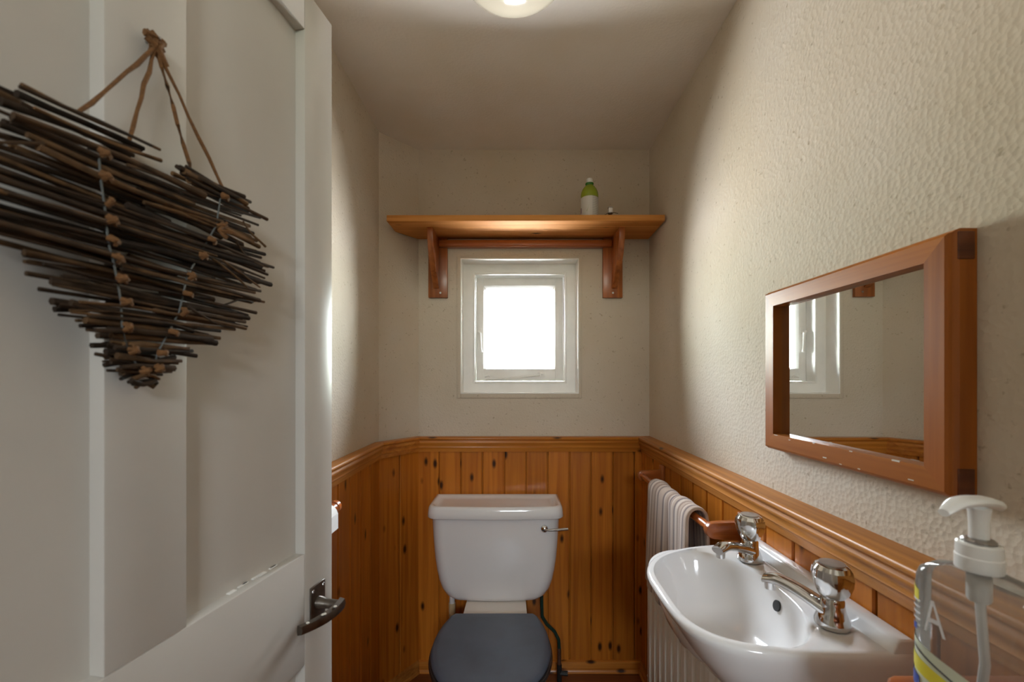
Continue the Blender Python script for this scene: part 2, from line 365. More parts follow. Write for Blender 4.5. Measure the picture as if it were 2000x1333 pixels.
# ------------------------------------------------------------------ panelling
P = [Vector((-.55, YF)), Vector((-.55, 1.705)), Vector((-.432, 1.876)), Vector((.555, 1.876)), Vector((.555, YF))]
def seg_frame(i):
    d = (P[i+1]-P[i]).normalized(); return d, Vector((d.y, -d.x))
def miter(i):
    if i == 0: return seg_frame(0)[1]
    if i == len(P)-1: return seg_frame(i-1)[1]
    a, c = seg_frame(i-1)[1], seg_frame(i)[1]
    return (a+c)/(1+a.dot(c))
def moulding(name, i, prof, m, parent=None, **kw):
    rs = []
    for k in (i, i+1):
        q = miter(k); rs.append([(P[k].x+q.x*o, P[k].y+q.y*o, z) for o, z in prof])
    return MB().rings(rs).obj(name, m, parent, **kw)
RT, RB = 1.038, 0.972
def rail_prof(back):
    return [(-back, RT), (.014, RT), (.0185, RT-.002), (.0205, RT-.007), (.0185, RT-.012), (.014, RT-.015), (.014, RT-.018), (.017, RT-.021),
            (.0175, RT-.027), (.012, RT-.033), (.0095, RT-.042), (.011, RT-.046), (.0085, RT-.050), (.0065, RT-.058), (.006, RB), (0.0, RB), (-back, RB)]
lab = {0: 'pine dado rail on the left wall beyond the door', 1: 'short pine dado rail across the angled corner', 2: 'pine dado rail under the window above the toilet cistern', 3: 'deep pine dado ledge along the right wall above the basin'}
for i, mm_ in enumerate(('pine_y', 'pine_xy', 'pine_x', 'pine_y')):
    struct(moulding('trim_%d' % (i+1), i, rail_prof(.042 if i == 3 else .020), mm_, sharp=50), lab[i])
lab = {0: 'pine skirting at the foot of the left panelling', 1: 'pine skirting across the angled corner', 2: 'pine skirting behind the toilet', 3: 'pine skirting along the right panelling'}
sk = [(-.012, .050), (.004, .050), (.010, .046), (.012, .040), (.012, .014), (.016, .010), (.018, .0), (-.012, .0)]
for i, nm in enumerate(('left', 'corner', 'back', 'right')):
    struct(moulding('baseboard_%s' % nm, i, sk, 'pine_x' if i == 2 else 'pine_y'), lab[i])

board_cache = {}
def board_mesh(wd, first, last):
    key = (round(wd, 4), first, last)
    if key in board_cache: return board_cache[key]
    g, T = .0023, .0155; z0, z1 = .047, RB+.004; h = .003
    start = [(0, T), (0, 0)] if first else [(g, T), (g, h), (g+h, 0)]
    end = [(wd, 0), (wd, T)] if last else [(wd-g-h, 0), (wd-g, h), (wd-g, .0125), (wd+.005, .0125), (wd+.005, .0145), (wd-g, .0145), (wd-g, T)]
    poly = start+end
    me = MB().prism(poly, (z0, z1)).mesh('board'); me.materials.append(M['pine_z'])
    board_cache[key] = me; return me
def boards(i, cuts, wall):
    d, nrm = seg_frame(i); ang = math.atan2(d.y, d.x)
    for k in range(len(cuts)-1):
        s0, s1 = cuts[k], cuts[k+1]
        o = bpy.data.objects.new('board', board_mesh(s1-s0, k == 0, k == len(cuts)-2)); COL.objects.link(o)
        q = P[i]+d*s0; o.location = (q.x, q.y, 0); o.rotation_euler = (0, 0, ang); o.parent = wall
L0 = P[1].y-P[0].y
ys = sorted([1.598-.0965*k-YF for k in range(0, 17) if 1.598-.0965*k-YF > .01])
boards(0, [0]+ys+[L0], wall_left)
boards(1, [0, .1035, (P[2]-P[1]).length], wall_corner)
boards(2, [0]+[-.341+.0962*k-P[2].x for k in range(10)]+[P[3].x-P[2].x], wall_back)
rs_ = sorted([P[3].y-(.9456+.0965*k) for k in range(-9, 10) if YF+.01 < .9456+.0965*k < P[3].y-.01])
boards(3, [0]+rs_+[P[3].y-P[4].y], wall_right)

# ------------------------------------------------------------------ window
win = struct(empty('window_1', (0.016, YB, WZ0)), 'small white painted casement window above the toilet')
def frame_mb(x0, x1, z0, z1, y0, y1, wl, wr, wb, wt):
    b = MB(); b.box(x0, x0+wl, y0, y1, z0, z1); b.box(x1-wr, x1, y0, y1, z0, z1)
    b.box(x0+wl, x1-wr, y0, y1, z0, z0+wb); b.box(x0+wl, x1-wr, y0, y1, z1-wt, z1); return b
def wpart(mb, name, m, parent=win, **kw):
    o = mb.obj(name, m, parent, **kw)
    if parent is win: o.matrix_parent_inverse = Matrix.Translation(-win.location)
    return o
wpart(frame_mb(WX0-.017, WX1+.013, WZ0-.020, WZ1+.012, YB-.005, YB+.002, .017, .013, .020, .012), 'surround', 'plaster', bevel=.002)
wpart(frame_mb(WX0, WX1, WZ0, WZ1, YB-.006, YB+.19, .004, .004, .004, .004), 'lining', 'winpaint')
FY = 1.978
fx0, fx1, fz0, fz1 = -.192, .2263, 1.2825, 1.780
fr = wpart(frame_mb(WX0+.004, WX1-.004, WZ0+.004, WZ1-.004, FY, FY+.10, fx0-WX0-.004, WX1-fx1-.004, fz0-WZ0-.004, WZ1-fz1-.004), 'frame', 'winpaint')
wpart(frame_mb(fx0-.010, fx1+.010, fz0-.010, fz1+.010, FY-.006, FY+.001, .010, .010, .010, .010), 'bead', 'winpaint', bevel=.002)
CY = 2.034
cx0, cx1, cz0, cz1 = -.157, .187, 1.3414, 1.7415
cas = wpart(frame_mb(fx0+.0015, fx1-.0015, fz0+.0015, fz1-.0015, CY, CY+.045, cx0-fx0-.0015, fx1-cx1-.0015, cz0-fz0-.0015, fz1-cz1-.0015), 'casement', 'winpaint', bevel=.0012)
# sloping putty bead round the pane
gx0, gx1, gz0, gz1 = -.1447, .1786, 1.347, 1.727
rs = [[(cx0, CY+.001, cz0), (cx1, CY+.001, cz0), (cx1, CY+.001, cz1), (cx0, CY+.001, cz1)],
      [(gx0, CY+.022, gz0), (gx1, CY+.022, gz0), (gx1, CY+.022, gz1), (gx0, CY+.022, gz1)],
      [(gx0, CY+.040, gz0), (gx1, CY+.040, gz0), (gx1, CY+.040, gz1), (gx0, CY+.040, gz1)],
      [(cx0, CY+.040, cz0), (cx1, CY+.040, cz0), (cx1, CY+.040, cz1), (cx0, CY+.040, cz1)]]
o = MB().rings(rs+[rs[0]], False, False).obj('putty_bead', 'winpaint', win); o.matrix_parent_inverse = Matrix.Translation(-win.location)
wpart(MB().box(gx0-.004, gx1+.004, CY+.024, CY+.028, gz0-.004, gz1+.004), 'pane', 'glass')
wpart(MB().prism([(2.081, 1.2325), (2.081, 1.284), (2.12, 1.274), (2.12, 1.2325)], (WX0+.004, WX1-.004), axis=0), 'outer_sill', 'winpaint')
# fastener on the left stile
pv = P3(937, 651, CY)
hd = wpart(MB().box(pv.x-.011, pv.x+.011, CY-.003, CY, pv.z-.008, pv.z+.024), 'latch_plate', 'winpaint', bevel=.001)
hn = MB(); hn.tube([(pv.x, CY-.002, pv.z), (pv.x, CY-.016, pv.z)], .0065, 10)
hn.tube([(pv.x-.006, CY-.015, pv.z+.006), (pv.x+.002, CY-.018, pv.z-.004), (pv.x+.005, CY-.018, pv.z-.03), (pv.x+.006, CY-.017, pv.z-.07), (pv.x+.010, CY-.020, pv.z-.093)], [.006, .007, .0045, .0045, .006], 8)
wpart(hn, 'latch_handle', 'winpaint')
# casement stay along the bottom rail
s0 = P3(948, 739, CY-.01); s1 = P3(1062, 733, CY-.01)
st = MB(); pts = []
for k in range(9):
    a = -2.2+k*.42
    pts.append((s0.x+.012+.012*math.cos(a+2.0), CY-.012, s0.z+.003+.009*math.sin(a+2.0)))
st.tube(pts, .0042, 8)
st.tube([(s0.x-.004, CY-.012, s0.z-.006), (s0.x+.014, CY-.012, s0.z-.001), (s0.x+.05, CY-.012, s0.z-.003), (s0.x+.14, CY-.012, s0.z+.002), (s1.x-.03, CY-.012, s1.z-.002), (s1.x-.016, CY-.012, s1.z+.006), (s1.x-.002, CY-.012, s1.z+.004)], [.005, .006, .0042, .0042, .0045, .006, .004], 8)
wpart(st, 'stay_arm', 'winpaint')
wpart(MB().box(s1.x-.028, s1.x+.008, CY-.004, CY, s1.z-.010, s1.z+.014).box(s1.x-.020, s1.x-.012, CY-.02, CY-.002, s1.z-.004, s1.z+.012), 'stay_plate', 'winpaint', bevel=.001)

# ------------------------------------------------------------------ door
E0 = Vector((-.304, .70, 0)); DA = math.atan2(.167, .986)
# local axes: +x = towards hinge along the door, +y = into the room (the face seen), z up
dd = Vector((math.sin(DA), math.cos(DA), 0)); dn = Vector((math.cos(DA), -math.sin(DA), 0))
door = struct(empty('door_1', E0), 'cream painted panelled door standing open on the left')
door.matrix_world = Matrix(((-dd.x, dn.x, 0, E0.x), (-dd.y, dn.y, 0, E0.y), (0, 0, 1, 0), (0, 0, 0, 1)))
DW, DT, DH = .625, .040, 1.879
REC = .0155
def dpart(name, x0, x1, z0, z1, y0=-DT, y1=0, m='doorpaint', bevel=.0012):
    return MB().box(x0, x1, y0, y1, z0, z1).obj(name, m, door, bevel=bevel)
Z0 = .012
dpart('stile', 0, .068, Z0, DH); dpart('stile', .545, DW, Z0, DH)
dpart('muntin', .257, .3345, .225, .867); dpart('muntin', .257, .3345, 1.033, 1.817)
dpart('rail', .0684, .5446, 1.817, DH); dpart('rail', .0684, .5446, .867, 1.033); dpart('rail', .0684, .5446, Z0, .225)
for x0, x1 in ((.068, .257), (.3345, .545)):
    for z0, z1 in ((.225, .867), (1.033, 1.817)):
        dpart('panel', x0-.003, x1+.003, z0-.003, z1+.003, -DT+REC, -REC, bevel=0)
# chips on the lock rail's ledge
for k in range(7):
    x = .10+random.random()*.14
    MB().box(x, x+.006+random.random()*.012, -REC-.001, -REC+.002+random.random()*.003, 1.0332, 1.0342).obj('paint_chip', 'winpaint', door)
# lever handle
hz = .946
dpart('handle_plate', .0225, .0575, .912, .976, 0, .003, 'oldmetal', .0008)
hp = MB(); hp.lathe([(.010, 0), (.0095, .006), (.0075, .010), (.0068, .028), (.007, .036)], 14)
me = hp.mesh('handle_stub'); me.transform(Matrix.Translation((.040, .003, hz))@Matrix.Rotation(-PI/2, 4, 'X'))
stub = link('handle_stub', me, 'oldmetal', door)
lv = MB(); rs = []
for k in range(10):
    u = k/9; x = .034+.078*u; y = .041+.006*math.sin(u*PI*.8)-.020*u*u; hh = .0085-.0015*u
    t_ = .0048-.0008*u
    rs.append([(x, y-t_, hz-hh), (x, y+t_*.6, hz-hh*.8), (x, y+t_, hz), (x, y+t_*.6, hz+hh*.8), (x, y-t_, hz+hh), (x, y-t_*1.2, hz)])
lv.rings(rs); lever = lv.obj('lever', 'oldmetal', door, sharp=50)
for x, dz in ((.060, .004), (.080, -.001), (.083, .003), (.104, -.002)):
    MB().lathe([(.0001, .0015), (.0020, .001), (.0026, 0)], 8, (x, .0435+.004*math.sin((x-.034)/.078*PI*.8)-.020*((x-.034)/.078)**2, hz+.0075+dz*.2)).obj('paint_spot', 'chip', lever)
for x, z in ((.0275, .969), (.0525, .969), (.0275, .919), (.0525, .919)):
    b = MB(); b.lathe([(.0028, 0), (.0024, .001), (.0001, .0013)], 8)
    me = b.mesh('screw'); me.transform(Matrix.Translation((x, .003, z))@Matrix.Rotation(-PI/2, 4, 'X')); link('screw', me, 'steel', door)
for z in (.25, 1.65):
    dpart('hinge', DW-.002, DW+.006, z, z+.08, -.012, .002, 'steel', .001)

# ------------------------------------------------------------------ twig heart on the door
def dt(px, py, off):
    # local (x along door, z) of a bearing on a plane `off` in front of the door face
    r = (px-VX)/F_PX
    ax, ay = E0.x+dn.x*off, E0.y+dn.y*off
    t = (r*ay-ax)/(r*dd.y-dd.x)
    Y = ay-dd.y*t
    return t, EYE-(py-VY)*Y/F_PX
heart = empty('twig_heart', (0, 0, 0))
heart.matrix_world = door.matrix_world.copy()
tag(heart, 'rustic heart of dark bundled twigs hanging on the open door', 'wall decoration')
OFF = .020
lo = [dt(*p, OFF) for p in ((25, 180), (12, 225), (40, 270), (-50, 322), (-85, 400), (-45, 452), (30, 480), (85, 530), (120, 598), (205, 655), (222, 712), (268, 752))]
ro = [dt(*p, OFF) for p in ((440, 372), (506, 432), (503, 492), (516, 542), (486, 624), (430, 655), (356, 690), (322, 735), (300, 757))]
ztop = 1.507
def interp(lst, z):
    lst = sorted(lst, key=lambda p: -p[1])
    if z >= lst[0][1]: return lst[0][0]
    for a, c in zip(lst, lst[1:]):
        if a[1] >= z >= c[1]:
            return a[0]+(c[0]-a[0])*(a[1]-z)/max(1e-6, a[1]-c[1])
    return lst[-1][0]
nl = dt(290, 288, OFF); nr = dt(355, 335, OFF)
zbot = min(p[1] for p in ro); znotch = 1.492
def twig(xa, xb, za, zb, y, r):
    n_ = 5; pts = []; rad = []; bend = random.uniform(-.005, .005); by = random.uniform(-.003, .003)
    for k in range(n_):
        u = k/(n_-1)
        pts.append((xa+(xb-xa)*u, y+by*math.sin(u*PI)+random.uniform(-.0006, .0006), za+(zb-za)*u+bend*math.sin(u*PI)+random.uniform(-.0008, .0008)))
        rad.append(r*(1.1-.35*u)*random.uniform(.88, 1.1))
    if random.random() < .5: rad.reverse()
    return MB().tube(pts, rad, 6).obj('twig', 'twig', heart, sharp=60)
ntw = 0
z = ztop-.001
while z > zbot:
    xl, xr = interp(lo, z), interp(ro, z)
    if z < ro[0][1]: xr = interp(ro, z)
    else: xr = ro[0][0]
    segs = [(xl, nl[0]), (nr[0], min(xr, dt(500, 420, OFF)[0]+.02))] if z > znotch else [(xl, xr)]
    for (a, c) in segs:
        for lay in range(2):
            y = (.009, .020)[lay]+random.uniform(-.003, .006)
            L = a-c
            ja, jc = min(.006, random.gauss(-.001, .0045)), random.gauss(0, .008)
            if L < .05: ja *= .3; jc *= .3
            aa, cc = a+ja, c+jc
            q = random.random()
            if q < .28 and L > .12: cc = a-L*random.uniform(.55, .8)
            elif q < .5 and L > .12: aa = c+L*random.uniform(.55, .8)
            zz = z+random.uniform(-.002, .002)
            tl = random.uniform(-.035, .035)*(aa-cc)
            if z > 1.455 and a > .35: tl = -.008*min(1, (z-1.455)/.035)*(aa-cc)/.095+random.uniform(-.001, .001)
            twig(aa, cc, zz+tl*.5, zz-tl*.5, y, random.uniform(.0014, .0030)); ntw += 1
    z -= random.uniform(.0026, .0040)
# a few splayed ends
for px, py, ln, sl in ((505, 480, .03, .6), (495, 560, .05, .35), (480, 590, .04, -.3), (500, 520, .035, .5), (470, 560, .05, .45), (60, 275, .05, -.5), (440, 640, .05, .3)):
    x, zz = dt(px, py, OFF); twig(x+ln, x-.004, zz+sl*ln, zz, OFF+.006, .0013)
# hanging twine and nail knot
kx, kz = dt(303, 92, .010)
for (px, py) in ((150, 205), (250, 258), (377, 338), (441, 371)):
    x, zz = dt(px, py, .016); pts = []
    for k in range(8):
        u = k/7; pts.append((kx+(x-kx)*u+random.uniform(-.0007, .0007), .011+.006*u+random.uniform(-.0005, .0005), kz+(zz-.007-kz)*u+random.uniform(-.0007, .0007)))
    MB().tube(pts, [.0017*random.uniform(.8, 1.2) for _ in pts], 6).obj('hanging_twine', 'twine', heart)
b = MB()
for k in range(9):
    a = random.uniform(0, 6.3); q = random.uniform(.004, .011)
    b.tube([(kx+q*math.cos(a), .008, kz+.004+q*math.sin(a)), (kx+random.uniform(-.003, .003), .012, kz+random.uniform(-.002, .008)), (kx-q*math.cos(a+.8), .010, kz+.004-q*math.sin(a+.8))], .0032, 6)
b.tube([(kx, .010, kz), (kx-.010, .011, kz-.012)], [.005, .003], 7)
b.obj('twine_knot', 'twine', heart)
MB().tube([(kx, -.001, kz+.006), (kx, .016, kz+.008)], .0014, 6).obj('nail', 'steel', heart)
# ties wrapped down the two sides
for chain in (((205, 300), (208, 345), (215, 395), (220, 430), (222, 470), (232, 505), (240, 545), (248, 590), (250, 640), (262, 685), (285, 725)),
              ((440, 385), (432, 440), (415, 470), (398, 500), (375, 540), (368, 575), (360, 610), (340, 650), (318, 690), (312, 720))):
    cp = []
    for px, py in chain:
        x, zz = dt(px, py, .030); cp.append((x, .0285, zz))
        b = MB(); 
        for k in range(3):
            a = random.uniform(0, PI)
            b.tube([(x+.005*math.cos(a), .029, zz+.004*math.sin(a)), (x, .0325, zz), (x-.005*math.cos(a), .029, zz-.004*math.sin(a))], [.0016, .0026, .0016], 6)
        b.obj('tie', 'twine', heart)
    MB().tube([(a_, b_-.0045, c_) for a_, b_, c_ in cp], .0008, 5).obj('binding_wire', 'wire', heart)
x, zz = dt(428, 450, .032); b = MB()
for k in range(14):
    a = random.uniform(-1.2, 1.2)
    b.tube([(x, .031, zz), (x-.012*math.cos(a), .034+random.uniform(-.002, .004), zz+.012*math.sin(a)+.003)], [.0013, .0007], 5)
b.obj('twine_tuft', 'twine', heart)

# ------------------------------------------------------------------ shelf over the window
shelf = tag(empty('wall_shelf', (.035, 1.79, 1.919)), 'long pine shelf on two brackets above the window', 'shelf')
SI = Matrix.Translation(-shelf.location)
def kid(mb, name, m, parent, **kw):
    o = mb.obj(name, m, parent, **kw); o.matrix_parent_inverse = Matrix.Translation(-parent.location); return o
kid(MB().prism([(-.513, 1.678), (.588, 1.674), (.592, 1.896), (-.440, 1.896), (-.513, 1.800)], (1.919, 1.943)), 'shelf_board', 'shelf_x', shelf, bevel=.0015)
for x0, x1, ax in ((-.390, -.305, -.354), (.386, .473, .436)):
    kid(MB().box(x0, x1, 1.882, 1.8985, 1.655, 1.9185), 'bracket_plate', 'red_z', shelf, bevel=.0015)
    poly = [(1.882, 1.9185), (1.742, 1.9185), (1.742, 1.905)]
    for k in range(1, 11):
        u = k/10; poly.append((1.742+.130*(u**1.9), 1.905-.205*u))
    poly.append((1.882, 1.694))
    kid(MB().prism(poly, (ax-.012, ax+.012), axis=0), 'bracket_arm', 'shelf_z' if 'shelf_z' in M else 'red_z', shelf, bevel=.0012)
    for zz in (1.676,):
        kid(MB().tube([(ax+(.018 if ax < 0 else -.006), 1.8825, zz), (ax+(.018 if ax < 0 else -.006), 1.8805, zz)], .0045, 12), 'screw', 'steel', shelf)
kid(MB().box(-.342, .424, 1.858, 1.898, 1.876, 1.906), 'batten', 'red_x', shelf, bevel=.007, seg=3)

# green bottle on the shelf
ZS = 1.9432
bt = tag(empty('shampoo_bottle', (.303, 1.75, ZS)), 'green plastic bottle with white label and cap on the shelf', 'bottle')
rr = .0355
body = MB().lathe([(rr*.92, 0), (rr, .004), (rr, .100), (rr*1.01, .108), (rr*.97, .118), (rr*.82, .131), (rr*.60, .142), (rr*.46, .147)], 28).obj('body', 'greenbottle', bt)
MB().lathe([(rr*.46, .1465), (rr*.43, .150), (rr*.48, .153), (rr*.48, .157), (rr*.42, .158)], 24).obj('neck', 'darkgreen', bt)
MB().lathe([(rr*.36, .158), (rr*.37, .160), (rr*.36, .174), (rr*.33, .176)], 24).obj('cap', 'whiteplast', bt)
def arc_patch(r, a0, a1, z0, z1, n=16):
    b = MB(); b.rings([[(r*math.cos(a0+(a1-a0)*k/n), r*math.sin(a0+(a1-a0)*k/n), z) for k in range(n+1)] for z in (z0, z1)], False, False, closed=False); return b
lb = arc_patch(rr+.0004, -PI*.98, -.05, .006, .094).obj('label', 'label', bt)
arc_patch(rr+.0008, -PI*.98, -PI*.90, .030, .052, 4).obj('label_print', 'purple', lb)
sw = MB(); sw.rings([[((rr+.0009)*math.cos(a), (rr+.0009)*math.sin(a), zz+.03) for a, zz in zip([(-2.05+.045*k*(1 if s else .93)) for k in range(7)], [.0+.004*s+.028*(k/6)**1.6 for k in range(7)])] for s in (0, 1)], False, False, closed=False)
sw.obj('label_print', 'leafprint', lb)
# tiny trinket beside it
tr = tag(empty('trinket_holder', (.388, 1.745, ZS)), 'tiny dark wire holder with a small white block on the shelf', 'trinket')
MB().lathe([(.016, 0), (.016, .003), (.006, .006), (.004, .012), (.004, .026), (.010, .030), (.010, .034)], 16).obj('stand', 'oldmetal', tr)
MB().box(-.0085, .0085, -.0075, .0075, .034, .054).obj('block', 'whiteplast', tr, bevel=.002)
MB().box(-.0095, .0095, -.0085, .0085, .054, .058).obj('lid', 'steel', tr, bevel=.001)
MB().tube([(-.022, 0, .026), (-.012, 0, .033), (0, 0, .035), (.016, 0, .036), (.032, 0, .032)], .0014, 6).obj('wire', 'oldmetal', tr)

# ------------------------------------------------------------------ toilet
TX = -.080
toilet = tag(empty('toilet', (TX, 1.6, 0)), 'white close coupled toilet with a slate grey lid', 'toilet')
def rrect(cx, cy0, cy1, hw, rf, z, n=8, bow=0.0):
    # plan: straight back at cy1, front at cy0 with corner radius rf
    pts = [(cx+hw, cy1, z)]
    pts.append((cx+hw, cy0+rf, z))
    for k in range(1, n+1):
        a = k/n*PI/2; pts.append((cx+hw-rf+rf*math.cos(a), cy0+rf-rf*math.sin(a), z))
    for k in range(1, 6):
        u = k/6; pts.append((cx+hw-rf-(2*hw-2*rf)*u, cy0-bow*math.sin(u*PI), z))
    for k in range(0, n):
        a = PI/2+k/n*PI/2; pts.append((cx-hw+rf+rf*math.cos(a), cy0+rf-rf*math.sin(a), z))
    pts.append((cx-hw, cy0+rf, z)); pts.append((cx-hw, cy1, z))
    return pts
CB = 1.872
rs = []
for z, hw_, yf in ((.3985, .150, 1.725), (.3995, .168, 1.712), (.405, .187, 1.702), (.419, .205, 1.697), (.445, .2215, 1.694), (.480, .2325, 1.690), (.52, .2405, 1.688), (.57, .2475, 1.686), (.63, .2525, 1.684), (.70, .2565, 1.682), (.742, .2585, 1.682)):
    rs.append(rrect(TX-.003, yf, CB, hw_, .05, z, bow=.008))
kid(MB().rings(rs), 'cistern', 'ceramic', toilet, sharp=50)
# lid with a shallow tray top
hwL = .273; LX = TX-.003
outer = lambda ins, z: rrect(LX, 1.664+ins, CB+.001-ins, hwL-ins, .045-ins*.5, z, bow=.010)
rs = [outer(.010, .7405), outer(.002, .741), outer(0, .7435), outer(.0015, .760), outer(.004, .778), outer(.009, .7865), outer(.016, .789), outer(.022, .787),
      outer(.028, .781), outer(.034, .7765), outer(.05, .775)]
kid(MB().rings(rs), 'cistern_lid', 'ceramic', toilet, sharp=60)
hb = MB(); hb.lathe([(.0135, 0), (.0145, .003), (.0130, .010), (.008, .0145), (.0001, .016)], 20)
me = hb.mesh('lever_boss'); me.transform(Matrix.Translation((.112, 1.6785, .702))@Matrix.Rotation(PI/2, 4, 'X'))
o = link('lever_boss', me, 'chrome', toilet); o.matrix_parent_inverse = Matrix.Translation(-toilet.location)
kid(MB().tube([(.112, 1.667, .700), (.130, 1.662, .700), (.165, 1.655, .704), (.203, 1.650, .709)], [.0045, .0048, .0052, .0062], 12), 'flush_lever', 'chrome', toilet)
# pan
def egg(hw_, y0, y1, z, n=36, back=.6):
    cy_ = y1-(y1-y0)*.42; pts = []
    for k in range(n):
        a = 2*PI*k/n; sx, sy = math.cos(a), math.sin(a)
        if sy < 0: pts.append((TX+hw_*sx, cy_+(cy_-y0)*sy, z))
        else:
            ex = math.copysign(abs(sx)**.55, sx); pts.append((TX+hw_*ex*(1-(1-back)*sy**3), cy_+(y1-cy_)*abs(sy)**.8, z))
    return pts
rs = [egg(.112, 1.30, 1.66, .0), egg(.112, 1.30, 1.66, .02), egg(.100, 1.32, 1.64, .10), egg(.110, 1.27, 1.66, .22), egg(.150, 1.19, 1.64, .32), egg(.172, 1.155, 1.56, .37), egg(.176, 1.150, 1.54, .393), egg(.172, 1.155, 1.53, .3995)]
kid(MB().rings(rs), 'pan', 'panceramic', toilet, sharp=50)
kid(MB().prism([(TX-.125, 1.50), (TX+.125, 1.50), (TX+.118, 1.80), (TX-.118, 1.80)], (.30, .3985)), 'pan_deck', 'panceramic', toilet, bevel=.004)
def lidshape(g, z):
    y0, y1 = 1.140-g, 1.543; cy_ = 1.365; hw_ = .188+g; pts = []
    n_ = 40
    for k in range(n_+1):
        a = PI+PI*k/n_; pts.append((TX+hw_*math.cos(a), cy_+(cy_-y0)*math.sin(a), z))
    # sides run back to a narrower straight rear edge
    for u in (.2, .4, .6, .8, .93): pts.append((TX+hw_-(hw_-.150-g*.3)*(u**2.2), cy_+(y1-cy_)*u, z))
    pts += [(TX+.140, y1, z), (TX-.140, y1, z)]
    for u in (.93, .8, .6, .4, .2): pts.append((TX-hw_+(hw_-.150-g*.3)*(u**2.2), cy_+(y1-cy_)*u, z))
    return pts
kid(MB().rings([lidshape(.001, .401), lidshape(.007, .404), lidshape(.009, .411), lidshape(.007, .4185), lidshape(.001, .4195)]), 'seat', 'seat', toilet, sharp=50)
kid(MB().rings([lidshape(-.002, .420), lidshape(.002, .4225), lidshape(.003, .428), lidshape(.001, .4345), lidshape(-.006, .4385), lidshape(-.020, .4395)]), 'seat_lid', 'lid', toilet, sharp=50)
for s in (-1, 1):
    kid(MB().tube([(TX+s*.078-.02, 1.552, .412), (TX+s*.078+.02, 1.552, .412)], .0075, 10), 'hinge', 'steel', toilet)
# overflow stub on the left
op = P3(883, 1178, 1.78)
kid(MB().tube([(op.x, 1.78, .42), (op.x, 1.78, .345)], .0115, 12), 'overflow_pipe', 'whiteplast', toilet)
kid(MB().tube([(op.x, 1.78, .353), (op.x, 1.78, .325), (op.x, 1.78, .29), (op.x, 1.782, .283)], [.0145, .0145, .013, .011], 12), 'pipe_coupling', 'beigeplast', toilet)
# inlet hose on the right
hs = [P3(1058, 1160, 1.79), P3(1058, 1182, 1.79), P3(1059, 1205, 1.79), P3(1068, 1220, 1.79), P3(1083, 1234, 1.80), P3(1091, 1250, 1.80), P3(1092.5, 1268, 1.80), P3(1092.5, 1300, 1.80), P3(1092.5, 1318, 1.80)]
kid(MB().tube(hs[:7], .0072, 10), 'inlet_hose', 'greenhose', toilet)
kid(MB().tube([hs[6]+Vector((0, 0, .004)), hs[7]], .0085, 10), 'hose_ferrule', 'steel', toilet)
kid(MB().tube([hs[7]+Vector((0, 0, .003)), Vector((hs[7].x, 1.80, .0))], .0105, 10), 'valve_body', 'blackplast', toilet)
kid(MB().tube([(hs[7].x, 1.80, .045), (hs[7].x+.035, 1.795, .045)], .010, 10), 'valve_tap', 'blackplast', toilet)

# ------------------------------------------------------------------ radiator
rad = tag(empty('radiator', (.51, 1.3, .14)), 'white ribbed panel radiator on the right wall under the towel', 'radiator')
RY0, RY1, RX0, RX1, RZ0, RZ1 = 1.03, 1.575, .486, .522, .14, .745
kid(MB().box(RX0+.006, RX1, RY0, RY1, RZ0, RZ1), 'panel', 'radpaint', rad, bevel=.005, seg=3)
NR = 10; pitch = (RY1-RY0-.02)/NR
rib = MB().rings([[(0, -.018, z0), (-.012*s, -.011, z0), (-.012*s, .011, z0), (0, .018, z0)] for z0, s in ((RZ0+.02, .05), (RZ0+.04, 1), (RZ1-.04, 1), (RZ1-.02, .05))]).mesh('rib', sharp=40)
rib.materials.append(M['radpaint'])
for k in range(NR):
    o = bpy.data.objects.new('rib', rib); COL.objects.link(o); o.parent = rad
    o.matrix_parent_inverse = Matrix.Translation(-rad.location); o.location = (RX0+.0065, RY0+.010+pitch*(k+.5), 0)
for y in (RY0+.08, RY1-.08): kid(MB().box(RX1-.001, .5551, y-.02, y+.02, .30, .60), 'wall_bracket', 'radpaint', rad)
kid(MB().tube([(.505, RY1-.004, .17), (.505, RY1+.03, .17)], .010, 10), 'valve', 'whiteplast', rad)
kid(MB().tube([(.505, RY1+.022, .19), (.505, RY1+.022, .0)], .0075, 10), 'feed_pipe', 'whiteplast', rad)

# ------------------------------------------------------------------ towel rail and towel
tx, tz = .474, .930; ty0, ty1 = 1.022, 1.592
tr_ = tag(empty('towel_rail', (.5545, 1.3, .93)), 'red stained wooden towel rail under the dado ledge', 'towel rail')
def rail_end(y, t_):
    b = MB(); kid(MB().box(.540, .5547, y-.016, y+.016, tz-.035, tz+.040), 'wall_plate', 'red_z', tr_, bevel=.004, seg=3)
    poly = [(.541, tz+.022), (.490, tz+.020), (.474, tz+.019)]
    for k in range(1, 7):
        a = PI/2+k/6*PI; poly.append((.474+.019*math.cos(a), tz+.019*math.sin(a)))
    poly += [(.500, tz-.021), (.541, tz-.024)]
    kid(MB().prism(poly, (y-t_, y+t_), axis=1), 'arm', 'red_x', tr_, bevel=.002)
rail_end(ty0, .010); rail_end(ty1, .010)
kid(MB().tube([(tx, ty0+.008, tz), (tx, ty1-.008, tz)], .0105, 14), 'rod', 'red_y', tr_)
